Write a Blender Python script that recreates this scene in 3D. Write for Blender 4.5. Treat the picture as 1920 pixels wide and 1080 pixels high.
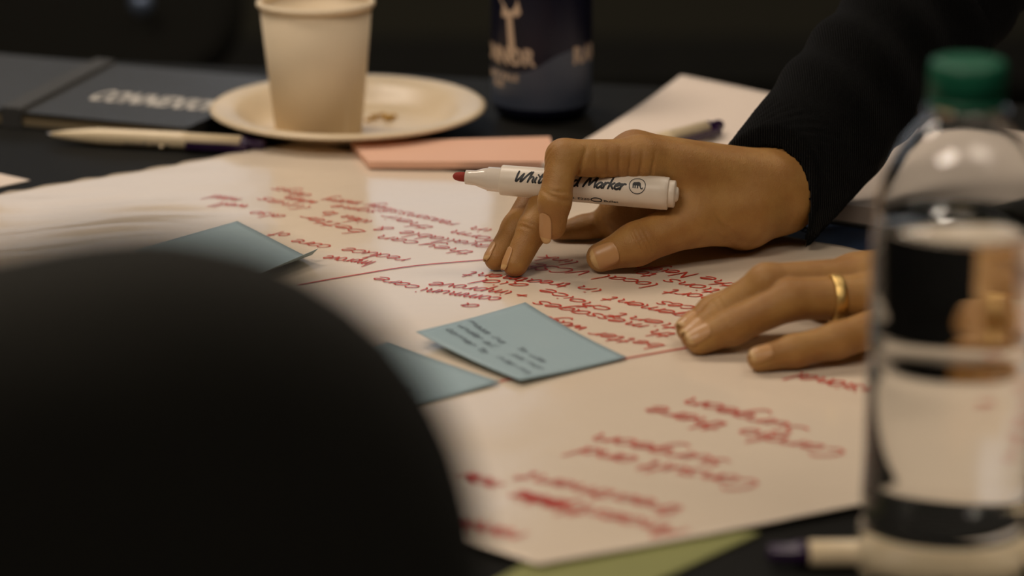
import bpy, bmesh, math, random
import numpy as np
from mathutils import Vector, Matrix
random.seed(4); np.random.seed(4)
S = bpy.context.scene
COL = S.collection
for o in list(bpy.data.objects): bpy.data.objects.remove(o)

# ------------------------------------------------------------------ camera
T = 0.74                                   # table height
FPX, TH, HC = 4600.0, math.radians(17.4), 0.38
CAMZ = T + HC
cd = bpy.data.cameras.new('camera'); cam = bpy.data.objects.new('camera', cd); COL.objects.link(cam)
cam.location = (0, 0, CAMZ); cam.rotation_euler = (math.pi/2 - TH, 0, 0)
cd.sensor_width = 36; cd.lens = FPX*36/1920; cd.clip_start = .02
cd.dof.use_dof = True; cd.dof.focus_distance = 1.280; cd.dof.aperture_fstop = 4.4
S.camera = cam
# ------------------------------------------------------------------ world, lights, exposure
w = bpy.data.worlds.new('world'); S.world = w; w.use_nodes = True
w.node_tree.nodes['Background'].inputs[0].default_value = (.9, .95, 1, 1)
w.node_tree.nodes['Background'].inputs[1].default_value = 0.0      # closed room
S.view_settings.view_transform = 'Standard'; S.view_settings.look = 'None'
S.view_settings.exposure = 0.0; S.view_settings.gamma = 1; S.view_settings.use_curve_mapping = False
CEIL = 2.75
def area(name, loc, sx, sy, power, col, rot=(0, 0, 0)):
    l = bpy.data.lights.new(name, 'AREA'); l.shape = 'RECTANGLE'; l.size = sx; l.size_y = sy
    l.energy = power; l.color = col
    o = bpy.data.objects.new(name, l); COL.objects.link(o); o.location = loc; o.rotation_euler = rot
    return o
WARM = (1.0, .85, .71)
LAMPS = [(-1.0, 2.2, 23), (.9, 2.2, 6.5), (-1.0, -.2, 23), (.9, -.2, 6.5)]      # left bank full, right bank dimmed
for i, (x, y, e) in enumerate(LAMPS):
    area('ceiling_lamp_offscreen', (x, y, CEIL-.065), 1.15, .55, e, WARM)
WINDOW_GLOW = 0.70

# ------------------------------------------------------------------ helpers
def ray(px, py):
    u = (px-960)/FPX; v = (py-540)/FPX
    return np.array([u, math.cos(TH)-v*math.sin(TH), -math.sin(TH)-v*math.cos(TH)])
def G(px, py, h=0.0):                      # point at height h above the table
    d = ray(px, py); t = (HC-h)/-d[2]; p = d*t; p[2] = T+h; return p
def W(px, py, y):                          # point at distance y
    d = ray(px, py); p = d*(y/d[1]); p[2] += CAMZ; return p
def WS(px, py, y): return W(px, py, y-.014)      # the writing hand and its marker
def srgb(r, g, b):
    f = lambda c: (c/12.92 if c <= .04045 else ((c+.055)/1.055)**2.4)
    return (f(r/255), f(g/255), f(b/255), 1)
def mat(name, col, rough=.5, metal=0, spec=.5, noise=None, bump=None, **kw):
    m = bpy.data.materials.new(name); m.use_nodes = True
    nt = m.node_tree; b = nt.nodes['Principled BSDF']
    b.inputs['Base Color'].default_value = col if len(col) == 4 else (*col, 1)
    b.inputs['Roughness'].default_value = rough; b.inputs['Metallic'].default_value = metal
    b.inputs['Specular IOR Level'].default_value = spec
    for k, v in kw.items(): b.inputs[k.replace('_', ' ')].default_value = v
    tc = None
    if noise or bump: tc = nt.nodes.new('ShaderNodeTexCoord')
    if noise:                              # (scale, amount, second colour)
        n = nt.nodes.new('ShaderNodeTexNoise'); n.inputs['Scale'].default_value = noise[0]; n.inputs['Detail'].default_value = 5
        nt.links.new(tc.outputs['Object'], n.inputs['Vector'])
        mx = nt.nodes.new('ShaderNodeMix'); mx.data_type = 'RGBA'
        mx.inputs[6].default_value = b.inputs['Base Color'].default_value[:]; mx.inputs[7].default_value = noise[2]
        mr = nt.nodes.new('ShaderNodeMapRange'); mr.inputs[1].default_value = .35; mr.inputs[2].default_value = .65
        mr.inputs[4].default_value = noise[1]
        nt.links.new(n.outputs['Fac'], mr.inputs[0]); nt.links.new(mr.outputs[0], mx.inputs[0])
        nt.links.new(mx.outputs[2], b.inputs['Base Color'])
    if bump:                               # list of (kind, scale, distance)
        prev = None
        for kind, sc, dist in bump:
            if kind == 'noise':
                t = nt.nodes.new('ShaderNodeTexNoise'); t.inputs['Scale'].default_value = sc; t.inputs['Detail'].default_value = 6; out = t.outputs['Fac']
            elif kind == 'voronoi':
                t = nt.nodes.new('ShaderNodeTexVoronoi'); t.inputs['Scale'].default_value = sc; out = t.outputs['Distance']
            else:
                t = nt.nodes.new('ShaderNodeTexWave'); t.inputs['Scale'].default_value = sc; t.inputs['Distortion'].default_value = 1.5; out = t.outputs['Fac']
            nt.links.new(tc.outputs['Object'], t.inputs['Vector'])
            bp = nt.nodes.new('ShaderNodeBump'); bp.inputs['Distance'].default_value = dist; bp.inputs['Strength'].default_value = 1
            nt.links.new(out, bp.inputs['Height'])
            if prev: nt.links.new(prev.outputs[0], bp.inputs['Normal'])
            prev = bp
        nt.links.new(prev.outputs[0], b.inputs['Normal'])
    return m
def emis(name, col, s):
    m = mat(name, (.8, .8, .8), .5); b = m.node_tree.nodes['Principled BSDF']
    b.inputs['Emission Color'].default_value = (*col, 1); b.inputs['Emission Strength'].default_value = s
    return m
def link(name, verts, faces, m, parent=None, smooth=True, origin=None):
    me = bpy.data.meshes.new(name)
    V = np.asarray(verts, dtype=float).reshape(-1, 3)
    if origin is not None: V = V-np.asarray(origin)
    me.from_pydata(V.tolist(), [], [list(map(int, f)) for f in faces])
    me.validate(); me.update()
    bm = bmesh.new(); bm.from_mesh(me); bmesh.ops.recalc_face_normals(bm, faces=bm.faces); bm.to_mesh(me); bm.free()
    if smooth: me.polygons.foreach_set('use_smooth', [True]*len(me.polygons))
    me.materials.append(m)
    o = bpy.data.objects.new(name, me); COL.objects.link(o)
    if origin is not None: o.location = origin
    if parent: o.parent = parent
    return o
def obj(name, bm, m, parent=None, smooth=False, bevel=0, seg=2):
    bmesh.ops.recalc_face_normals(bm, faces=bm.faces)
    if bevel: bmesh.ops.bevel(bm, geom=list(bm.edges), offset=bevel, segments=seg, affect='EDGES', profile=.5)
    me = bpy.data.meshes.new(name); bm.to_mesh(me); bm.free()
    if smooth: me.polygons.foreach_set('use_smooth', [True]*len(me.polygons))
    me.materials.append(m)
    o = bpy.data.objects.new(name, me); COL.objects.link(o)
    if parent: o.parent = parent
    return o
def box(bm, lo, hi):
    vs = [bm.verts.new((x, y, z)) for x in (lo[0], hi[0]) for y in (lo[1], hi[1]) for z in (lo[2], hi[2])]
    for f in ((0, 1, 3, 2), (4, 6, 7, 5), (0, 4, 5, 1), (2, 3, 7, 6), (0, 2, 6, 4), (1, 5, 7, 3)): bm.faces.new([vs[i] for i in f])
    return bm
def boxo(name, lo, hi, m, parent=None, bevel=0):
    return obj(name, box(bmesh.new(), lo, hi), m, parent, bevel > 0, bevel)
def lathe(prof, n=64, cap0=True, cap1=True, ang=None):
    V, F = [], []
    for r, z in prof:
        for k in range(n):
            a = 2*math.pi*k/n; V.append((r*math.cos(a), r*math.sin(a), z))
    for i in range(len(prof)-1):
        for k in range(n):
            F.append((i*n+k, i*n+(k+1) % n, (i+1)*n+(k+1) % n, (i+1)*n+k))
    if cap0: F.append(tuple(range(n))[::-1])
    if cap1: F.append(tuple((len(prof)-1)*n+k for k in range(n)))
    return V, F
def tube(pts, r, n=12, closed=False):
    P = [np.asarray(p, float) for p in pts]; V, F = [], []
    rs = r if hasattr(r, '__len__') else [r]*len(P)
    for i, p in enumerate(P):
        t = (P[min(i+1, len(P)-1)]-P[max(i-1, 0)]); t /= np.linalg.norm(t)
        a = np.cross(t, (0, 0, 1) if abs(t[2]) < .9 else (1, 0, 0)); a /= np.linalg.norm(a); b = np.cross(t, a)
        for k in range(n):
            q = 2*math.pi*k/n; V.append(p+rs[i]*(math.cos(q)*a+math.sin(q)*b))
    for i in range(len(P)-1):
        for k in range(n): F.append((i*n+k, i*n+(k+1) % n, (i+1)*n+(k+1) % n, (i+1)*n+k))
    F.append(tuple(range(n))[::-1]); F.append(tuple((len(P)-1)*n+k for k in range(n)))
    return V, F
def empty(name, loc, rz=0):
    o = bpy.data.objects.new(name, None); COL.objects.link(o); o.location = loc; o.rotation_euler = (0, 0, rz); o.empty_display_size = .05
    return o
def tag(o, label=None, cat=None, group=None, kind=None):
    if label: o['label'] = label
    if cat: o['category'] = cat
    if group: o['group'] = group
    if kind: o['kind'] = kind
    return o
def struct(o): o['kind'] = 'structure'; return o
def copy_tree(o, parent=None):
    c = o.copy(); COL.objects.link(c); c.parent = parent
    for ch in list(o.children): copy_tree(ch, c)
    return c
def prism(poly, z0, z1):
    n = len(poly); V = [(x, y, z0) for x, y in poly]+[(x, y, z1) for x, y in poly]
    F = [tuple(range(n))[::-1], tuple(range(n, 2*n))]+[(i, (i+1) % n, n+(i+1) % n, n+i) for i in range(n)]
    return V, F

# ---- signed distance modelling: smooth unions of tapered limbs, meshed with surface nets
def rcone(P, a, b, ra, rb):
    a = np.asarray(a, float); b = np.asarray(b, float); ba = b-a; L2 = ba@ba
    t = np.clip(((P-a)@ba)/L2, 0, 1)
    d = np.linalg.norm(P-a-t[:, None]*ba, axis=1)
    return d-(ra+(rb-ra)*t)
def ellip(P, c, r, R=None):
    q = P-np.asarray(c)
    if R is not None: q = q@R
    r = np.asarray(r); k0 = np.linalg.norm(q/r, axis=1); k1 = np.linalg.norm(q/(r*r), axis=1)
    return k0*(k0-1)/np.maximum(k1, 1e-9)
def smin(a, b, k):
    h = np.clip(.5+.5*(b-a)/k, 0, 1)
    return b+(a-b)*h-k*h*(1-h)
def surface(f, lo, hi, h, B=4):
    lo = np.asarray(lo, float); hi = np.asarray(hi, float)
    nb = np.ceil((hi-lo)/(h*B)).astype(int); n = nb*B
    bc = np.stack(np.meshgrid(*[(np.arange(k)+.5)*h*B for k in nb], indexing='ij'), -1).reshape(-1, 3)+lo-h*.5
    dc = f(bc)
    D = np.repeat(np.repeat(np.repeat(dc.reshape(nb), B, 0), B, 1), B, 2)
    act = np.nonzero(np.abs(dc) < h*B*.87*1.35+.002)[0]
    bi = np.stack(np.unravel_index(act, nb), -1)*B
    off = np.stack(np.meshgrid(*[np.arange(B)]*3, indexing='ij'), -1).reshape(-1, 3)
    for s in range(0, len(bi), 4000):
        idx = (bi[s:s+4000, None, :]+off[None]).reshape(-1, 3)
        D[idx[:, 0], idx[:, 1], idx[:, 2]] = f(idx*h+lo)
    sg = D < 0
    corners = [(i, j, k) for i in (0, 1) for j in (0, 1) for k in (0, 1)]
    sl = lambda A, c: A[c[0]:A.shape[0]-1+c[0], c[1]:A.shape[1]-1+c[1], c[2]:A.shape[2]-1+c[2]]
    cnt = sum(sl(sg, c).astype(np.int8) for c in corners)
    mixed = (cnt > 0) & (cnt < 8)
    cells = np.argwhere(mixed)
    vid = -np.ones(mixed.shape, int); vid[mixed] = np.arange(len(cells))
    acc = np.zeros((len(cells), 3)); num = np.zeros(len(cells))
    for c in corners:
        for ax in range(3):
            if c[ax]: continue
            c2 = list(c); c2[ax] = 1
            a = D[tuple((cells+c).T)]; b = D[tuple((cells+c2).T)]
            x = (a < 0) != (b < 0)
            t = np.where(x, a/np.where(x, a-b, 1), 0)
            p = cells+np.asarray(c, float); p[:, ax] += t
            acc[x] += p[x]; num[x] += 1
    V = acc/num[:, None]*h+lo
    F = []
    for ax in range(3):
        u, v = [(1, 2), (2, 0), (0, 1)][ax]
        sa = [slice(None)]*3; sb = [slice(None)]*3; sa[ax] = slice(0, -1); sb[ax] = slice(1, None)
        A = sg[tuple(sa)]; Bq = sg[tuple(sb)]
        e = np.argwhere(A != Bq)
        ok = (e[:, u] > 0) & (e[:, v] > 0) & (e[:, u] < D.shape[u]-1) & (e[:, v] < D.shape[v]-1); e = e[ok]
        fl = A[tuple(e.T)]
        q = []
        for du, dv in ((-1, -1), (0, -1), (0, 0), (-1, 0)):
            ee = e.copy(); ee[:, u] += du; ee[:, v] += dv; q.append(vid[tuple(ee.T)])
        q = np.stack(q, 1); q[~fl] = q[~fl][:, ::-1]; F.append(q)
    F = np.concatenate(F)
    return V, F[(F >= 0).all(1)]
def relax(V, F, it=2, lam=.5):
    E = np.concatenate([F[:, [0, 1]], F[:, [1, 2]], F[:, [2, 3]], F[:, [3, 0]]])
    for _ in range(it):
        acc = np.zeros_like(V); n = np.zeros(len(V))
        for a, b in ((0, 1), (1, 0)):
            np.add.at(acc, E[:, a], V[E[:, b]]); np.add.at(n, E[:, a], 1)
        V = V+lam*(acc/np.maximum(n, 1)[:, None]-V)
    return V
def joinm(parts):
    Vs, Fs, o = [], [], 0
    for V, F in parts:
        Vs.append(np.asarray(V)); Fs += [tuple(int(i)+o for i in f) for f in F]; o += len(V)
    return np.concatenate(Vs), Fs

# ---- single-stroke handwriting
GL = {
 'a': (1.0, [[(.8, .85), (.45, 1), (.1, .65), (.15, .15), (.45, .05), (.75, .5), (.82, .95), (.78, .3), (1.0, .02)]]),
 'b': (.95, [[(.15, 2), (.12, 1), (.1, .05)], [(.1, .5), (.45, 1), (.8, .7), (.7, .15), (.35, 0), (.1, .2)]]),
 'c': (.85, [[(.75, .8), (.45, 1), (.1, .6), (.2, .1), (.55, 0), (.85, .2)]]),
 'd': (1.0, [[(.75, .8), (.4, 1), (.08, .55), (.3, 0), (.7, .3), (.85, 2)], [(.85, 2), (.8, .4), (1, 0)]]),
 'e': (.85, [[(.1, .5), (.5, .6), (.75, .8), (.5, 1), (.15, .7), (.15, .2), (.5, 0), (.85, .25)]]),
 'f': (.65, [[(.7, 1.8), (.45, 2), (.3, 1.5), (.28, .5), (.25, -.4)], [(.05, 1), (.6, 1.05)]]),
 'g': (.95, [[(.75, .85), (.4, 1), (.1, .6), (.3, .1), (.7, .5), (.78, .95)], [(.78, .95), (.72, -.4), (.4, -.95), (.05, -.7)]]),
 'h': (.95, [[(.15, 2), (.12, 1), (.1, 0)], [(.1, .5), (.4, 1), (.7, .8), (.72, .3), (.9, 0)]]),
 'i': (.45, [[(.15, 1), (.15, .3), (.35, 0)], [(.2, 1.45), (.24, 1.5)]]),
 'j': (.5, [[(.3, 1), (.3, -.5), (.05, -.8)], [(.3, 1.45), (.34, 1.5)]]),
 'k': (.85, [[(.15, 2), (.1, 0)], [(.7, 1), (.15, .45)], [(.3, .6), (.8, 0)]]),
 'l': (.5, [[(.2, 2), (.15, .4), (.4, 0)]]),
 'm': (1.4, [[(.1, 1), (.12, 0)], [(.12, .5), (.4, 1), (.62, .75), (.62, 0)], [(.62, .5), (.9, 1), (1.12, .75), (1.15, .25), (1.35, 0)]]),
 'n': (1.0, [[(.1, 1), (.12, 0)], [(.12, .5), (.45, 1), (.72, .75), (.74, .25), (.95, 0)]]),
 'o': (.9, [[(.5, 1), (.12, .7), (.2, .1), (.55, 0), (.8, .45), (.65, .9), (.45, 1)]]),
 'p': (.95, [[(.12, 1), (.1, -.9)], [(.1, .5), (.45, 1), (.8, .7), (.65, .1), (.3, .02), (.12, .3)]]),
 'r': (.75, [[(.1, 1), (.14, 0)], [(.14, .5), (.4, .95), (.7, .92)]]),
 's': (.75, [[(.7, .85), (.4, 1), (.15, .75), (.5, .5), (.65, .2), (.35, 0), (.05, .15)]]),
 't': (.65, [[(.32, 1.7), (.28, .4), (.4, .02), (.62, .2)], [(.02, 1.1), (.62, 1.15)]]),
 'u': (1.0, [[(.1, 1), (.15, .25), (.4, 0), (.7, .4), (.78, 1)], [(.78, 1), (.78, .3), (1, 0)]]),
 'v': (.85, [[(.05, 1), (.35, 0), (.75, 1)]]),
 'w': (1.2, [[(.05, 1), (.3, 0), (.55, .8), (.85, 0), (1.1, 1)]]),
 'y': (.9, [[(.1, 1), (.2, .3), (.45, .15), (.7, .5), (.78, 1)], [(.78, 1), (.65, -.5), (.3, -.95), (.02, -.7)]]),
 'W': (2.0, [[(.1, 1.95), (.25, .6), (.4, 0), (.75, .7), (1.0, 1.5)], [(1.0, 1.5), (1.0, .4), (1.1, 0), (1.5, .9), (1.9, 2.0)]]),
 'M': (1.9, [[(.1, 0), (.3, 1), (.55, 1.9)], [(.55, 1.9), (.75, .9), (.85, .3)], [(.85, .3), (1.3, 1.3), (1.6, 1.9)], [(1.6, 1.9), (1.6, .9), (1.75, 0)]]),
 'B': (1.1, [[(.15, 1.9), (.12, 0)], [(.1, 1.85), (.7, 1.8), (.8, 1.3), (.2, 1), (.9, .8), (.85, .15), (.12, 0)]]),
 'V': (1.1, [[(.05, 1.8), (.45, 0), (1.05, 1.8)]]),
 'C': (1.2, [[(1.05, 1.6), (.7, 1.85), (.2, 1.3), (.2, .4), (.7, 0), (1.1, .3)]]),
 'S': (1.0, [[(.9, 1.6), (.5, 1.85), (.15, 1.4), (.6, .95), (.85, .4), (.45, 0), (.05, .25)]]),
 'E': (1.0, [[(.9, 1.8), (.2, 1.8), (.15, .9), (.15, 0), (.9, .05)], [(.15, .95), (.75, 1)]]),
 'N': (1.3, [[(.1, 0), (.2, 1.8)], [(.2, 1.8), (.9, .05)], [(.9, .05), (1.1, 1.9)]]),
 'I': (.6, [[(.3, 1.8), (.25, 0)]]),
 'A': (1.2, [[(.05, 0), (.6, 1.9), (1.1, 0)], [(.3, .7), (.9, .7)]]),
 'H': (1.2, [[(.15, 1.8), (.1, 0)], [(1, 1.8), (.95, 0)], [(.1, .9), (.95, .95)]]),
 '+': (1.0, [[(.1, .6), (.8, .65)], [(.45, 1.0), (.42, .2)]]),
 '&': (1.0, [[(.9, .1), (.3, 1.2), (.6, 1.5), (.6, 1.1), (.1, .4), (.4, 0), (.85, .6)]]),
 '-': (.8, [[(.1, .6), (.6, .6)]]), '2': (.9, [[(.1, 1.4), (.5, 1.8), (.75, 1.3), (.1, 0), (.85, .05)]]),
 '0': (.9, [[(.45, 1.8), (.1, .9), (.45, 0), (.8, .9), (.45, 1.8)]]), '3': (.9, [[(.1, 1.6), (.5, 1.8), (.7, 1.35), (.3, 1), (.8, .55), (.5, 0), (.05, .2)]]),
 '.': (.4, [[(.15, .02), (.22, .08)]]), ' ': (.7, []),
}
def catmull(p, n=4):
    p = [np.asarray(q, float) for q in p]
    if len(p) < 3: return [p[0]+(p[-1]-p[0])*k/6 for k in range(7)]
    q = [2*p[0]-p[1]]+p+[2*p[-1]-p[-2]]; out = []
    for i in range(1, len(q)-2):
        for k in range(n):
            t = k/n
            out.append(.5*((2*q[i])+(-q[i-1]+q[i+1])*t+(2*q[i-1]-5*q[i]+4*q[i+1]-q[i+2])*t*t+(-q[i-1]+3*q[i]-3*q[i+1]+q[i+2])*t**3))
    return out+[p[-1]]
def strokes(text, slant=.15, jit=.05, track=0.):
    x = 0; out = []
    for ch in text:
        adv, st = GL.get(ch, GL['o'])
        jy = random.uniform(-jit, jit); sc = 1+random.uniform(-jit, jit)*1.5
        for s in st:
            out.append([np.array([x+q[0]*sc+slant*q[1], q[1]*sc+jy]) for q in catmull(s)])
        x += adv+track
    return out, max(x, .4)
def ribbons(sts, wd):                      # 2D ribbons of constant width with tapered ends
    V, F = [], []
    for s in sts:
        o = len(V); n = len(s)
        for i, p in enumerate(s):
            t = s[min(i+1, n-1)]-s[max(i-1, 0)]; L = np.linalg.norm(t); t = t/L if L > 1e-9 else np.array([1., 0]); nn = np.array([-t[1], t[0]])
            hw = wd/2*(.72 if i in (0, n-1) else 1)
            q = p-t*hw*.8 if i == 0 else (p+t*hw*.8 if i == n-1 else p)
            V += [q+nn*hw, q-nn*hw]
        F += [(o+2*i, o+2*i+1, o+2*i+3, o+2*i+2) for i in range(n-1)]
    return V, F

# ------------------------------------------------------------------ materials
M = {}
M['wall'] = mat('dark olive wall paint', (.05, .047, .03), .8, bump=[('noise', 60, .001)])
M['floor'] = mat('dark carpet', (.007, .0065, .0035), .95, noise=(120, 1, (.004, .004, .002, 1)), bump=[('noise', 500, .002)], spec=.1)
M['ceiling'] = mat('ceiling paint', (.5, .47, .42), .9, noise=(8, .3, (.45, .42, .38, 1)))
M['trim'] = mat('dark trim', (.03, .03, .025), .5, noise=(20, .4, (.02, .02, .018, 1)))
M['alu'] = mat('aluminium', (.45, .45, .45), .4, 1, bump=[('noise', 200, .0002)])
M['table'] = mat('black table laminate', (.0095, .0092, .0075), .6, spec=.1, noise=(40, .6, (.011, .011, .0095, 1)), bump=[('noise', 900, .0002)])
M['black_metal'] = mat('black metal', (.012, .012, .013), .4, .6, bump=[('noise', 400, .0002)])
M['black_plastic'] = mat('black plastic', (.01, .01, .01), .45, bump=[('noise', 600, .0002)])
M['fabric'] = mat('charcoal chair fabric', (.018, .0175, .014), .9, spec=.15, noise=(300, .5, (.022, .0215, .0175, 1)), bump=[('noise', 1200, .0006)], Sheen_Weight=.04)
M['sweater'] = mat('black knit', (.0022, .0024, .0024), .95, spec=.06, noise=(200, .6, (.004, .0044, .004, 1)), bump=[('wave', 260, .0006), ('noise', 900, .0004)], Sheen_Weight=.03)
M['trousers'] = mat('navy trousers', (.008, .011, .02), .9, bump=[('noise', 700, .0005)])
M['hair'] = mat('dark hair', (.012, .008, .006), .5, bump=[('wave', 150, .001)])
M['skin'] = mat('skin', srgb(172, 129, 71), .5, noise=(70, .85, srgb(154, 108, 56)), spec=.35,
                bump=[('voronoi', 1300, .00010), ('noise', 420, .00022), ('noise', 2600, .00010)],
                Subsurface_Weight=.12, Subsurface_Scale=.004)
M['nail'] = mat('fingernail', srgb(192, 146, 96), .36, noise=(120, .4, srgb(184, 136, 86)))
M['nail_tip'] = mat('nail edge', srgb(204, 166, 112), .4, noise=(300, .3, srgb(196, 158, 104)))
M['gold'] = mat('gold', (.78, .54, .2), .42, 1, bump=[('noise', 700, .0003)])
M['marker'] = mat('white marker plastic', srgb(226, 214, 196), .38, noise=(30, .3, srgb(222, 210, 192)))
M['marker_front'] = mat('glossy white plastic', srgb(222, 210, 194), .12, noise=(30, .3, srgb(218, 206, 190)))
M['ink'] = mat('black print', (.006, .008, .009), .5, noise=(300, .3, (.01, .012, .013, 1)))
M['nib'] = mat('red felt nib', srgb(150, 48, 34), .8, bump=[('noise', 2500, .0003)])
M['red'] = mat('red marker ink', srgb(206, 62, 44), .4, noise=(160, .9, srgb(190, 44, 34)))
M['sheet'] = mat('glossy white film', srgb(230, 214, 192), .16, noise=(3, .4, srgb(225, 208, 187)), bump=[('noise', 14, .0009), ('noise', 60, .00008)], spec=.5)
M['paper'] = mat('white paper', srgb(236, 220, 204), .7, noise=(40, .3, srgb(232, 216, 200)), bump=[('noise', 500, .0001)])
M['paper_edge'] = mat('page edges', srgb(214, 192, 150), .8, bump=[('wave', 900, .0006)])
M['blue_note'] = mat('blue sticky paper', srgb(156, 178, 184), .62, noise=(25, .5, srgb(148, 173, 181)))
M['note_ink'] = mat('dark pen ink', srgb(84, 94, 104), .6, noise=(200, .5, srgb(72, 82, 92)))
M['pink'] = mat('salmon sticky paper', srgb(236, 188, 160), .65, noise=(25, .4, srgb(233, 183, 154)))
M['green'] = mat('yellow green paper', srgb(140, 142, 84), .65, noise=(25, .4, srgb(132, 134, 78)))
M['navy'] = mat('navy card', srgb(22, 42, 68), .55, noise=(60, .4, srgb(18, 36, 60)))
M['cover'] = mat('black leatherette', (.042, .041, .037), .36, noise=(200, .5, (.05, .049, .044, 1)), bump=[('voronoi', 900, .0003)])
M['elastic'] = mat('dark elastic', (.12, .12, .115), .5, bump=[('wave', 900, .0003)])
M['white_print'] = mat('white print', srgb(205, 200, 190), .6, noise=(200, .3, srgb(195, 190, 180)))
M['pen_white'] = mat('ivory pen plastic', srgb(236, 216, 178), .3, noise=(30, .3, srgb(232, 212, 174)))
M['purple'] = mat('dark purple plastic', srgb(48, 26, 62), .25, noise=(60, .4, srgb(40, 20, 54)))
M['cup'] = mat('paper cup card', srgb(232, 214, 183), .62, noise=(30, .4, srgb(228, 209, 177)), bump=[('noise', 300, .0001)])
M['plate'] = mat('paper plate card', srgb(230, 210, 176), .34, noise=(30, .4, srgb(226, 205, 170)), bump=[('noise', 200, .0002)])
M['crumb'] = mat('yellow crumb', srgb(205, 165, 80), .8, noise=(900, .8, srgb(185, 140, 60)))
M['can_dark'] = mat('dark navy can lacquer', srgb(22, 24, 46), .35, .35, noise=(40, .4, srgb(18, 20, 42)))
M['can_blue'] = mat('slate blue can lacquer', srgb(80, 88, 104), .4, .2, noise=(40, .6, srgb(72, 80, 98)))
M['can_print'] = mat('cream can print', srgb(205, 182, 160), .45, noise=(60, .3, srgb(196, 172, 150)))
M['cap'] = mat('green cap plastic', srgb(26, 98, 72), .42, noise=(40, .4, srgb(20, 88, 64)))
M['pet'] = mat('clear plastic', (.985, .995, .99), .02, spec=.5, Transmission_Weight=1.0, IOR=1.45)
M['water'] = mat('water', (.98, .99, .985), .0, Transmission_Weight=1.0, IOR=1.34)
M['eye'] = mat('eye white', (.7, .68, .62), .2); M['iris'] = mat('brown iris', (.05, .025, .012), .2)
M['lamp'] = emis('lamp diffuser', WARM, 2.0)
M['window_glow'] = emis('bright daylight pane', (.76, .86, 1.0), WINDOW_GLOW)
M['bluegrey'] = mat('blue grey metal', srgb(120, 135, 160), .35, .6, noise=(60, .3, srgb(110, 125, 150)))

# ------------------------------------------------------------------ the room
X0, X1, Y0, Y1 = -3.2, 3.2, -2.2, 5.0
struct(boxo('floor', (X0, Y0, -.1), (X1, Y1, 0), M['floor']))
struct(boxo('ceiling', (X0, Y0, CEIL), (X1, Y1, CEIL+.1), M['ceiling']))
struct(boxo('wall_left', (X0-.12, Y0, -.1), (X0, Y1, CEIL+.1), M['wall']))
struct(boxo('wall_right', (X1, Y0, -.1), (X1+.12, Y1, CEIL+.1), M['wall']))
struct(boxo('wall_front', (X0-.12, Y0-.12, -.1), (X1+.12, Y0, CEIL+.1), M['wall']))
WINS = [(-2.75, -1.45), (-1.2, .1)]; WZ0, WZ1 = 1.0, 2.45
bm = bmesh.new(); xs = [X0-.12]+[v for p in WINS for v in p]+[X1+.12]
box(bm, (X0-.12, Y1, -.1), (X1+.12, Y1+.2, WZ0)); box(bm, (X0-.12, Y1, WZ1), (X1+.12, Y1+.2, CEIL+.1))
for a, b in zip(xs[::2], xs[1::2]): box(bm, (a, Y1, WZ0), (b, Y1+.2, WZ1))
struct(obj('wall_back', bm, M['wall']))
struct(boxo('baseboard_back', (X0, Y1-.018, 0), (X1, Y1, .1), M['trim']))
for i, (a, b) in enumerate(WINS):
    wn = struct(empty('window_%d_offscreen' % (i+1), ((a+b)/2, Y1+.1, WZ0)))
    bm = bmesh.new(); hw = (b-a)/2; hh = WZ1-WZ0
    for lo, hi in (((-hw, -.04, 0), (-hw+.05, .04, hh)), ((hw-.05, -.04, 0), (hw, .04, hh)), ((-hw+.05, -.04, 0), (hw-.05, .04, .05)), ((-hw+.05, -.04, hh-.05), (hw-.05, .04, hh)), ((-.025, -.04, .05), (.025, .04, hh-.05))): box(bm, lo, hi)
    obj('window_frame', bm, M['trim'], wn)
    for s in (-1, 1):
        lo = min(s*.025, s*(hw-.05)); hi = max(s*.025, s*(hw-.05))
        boxo('pane_offscreen', (lo, -.006, .05), (hi, .006, hh-.05), M['window_glow'], wn)
    boxo('window_sill', (-hw-.04, -.22, -.03), (hw+.04, -.1, 0), M['trim'], wn)
for i, (x, y, e) in enumerate(LAMPS):
    r = empty('ceiling_light_offscreen', (x, y, CEIL))
    bm = bmesh.new()
    for lo, hi in (((-.62, -.32, -.06), (-.58, .32, 0)), ((.58, -.32, -.06), (.62, .32, 0)), ((-.58, -.32, -.06), (.58, -.28, 0)), ((-.58, .28, -.06), (.58, .32, 0))): box(bm, lo, hi)
    obj('lamp_frame', bm, M['alu'], r); boxo('diffuser_offscreen', (-.58, -.28, -.05), (.58, .28, -.03), M['lamp'], r)
    tag(r, 'rectangular warm ceiling light panel above the room', 'ceiling light', 'ceiling light panels')

# table
TX0, TX1, TY0 = -1.3, .62, .735
tl = G(0, 105); tr = G(1230, 163); sl = (tr[1]-tl[1])/(tr[0]-tl[0]); far = lambda x: tl[1]+sl*(x-tl[0])
tb = empty('meeting_table', (0, 0, 0))
V, F = prism([(TX0, TY0), (TX1, TY0), (TX1, far(TX1)), (TX0, far(TX0))], T-.03, T)
link('tabletop', V, F, M['table'], tb, False)
for x in (TX0+.08, TX1-.08):
    for y in (TY0+.08, far(x)-.08):
        V, F = lathe([(.022, 0.0), (.022, T-.03)], 20); link('leg', np.array(V)+(x, y, 0), F, M['black_metal'], tb)
tag(tb, 'black meeting table under the white sheet and notebooks', 'table')

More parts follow.
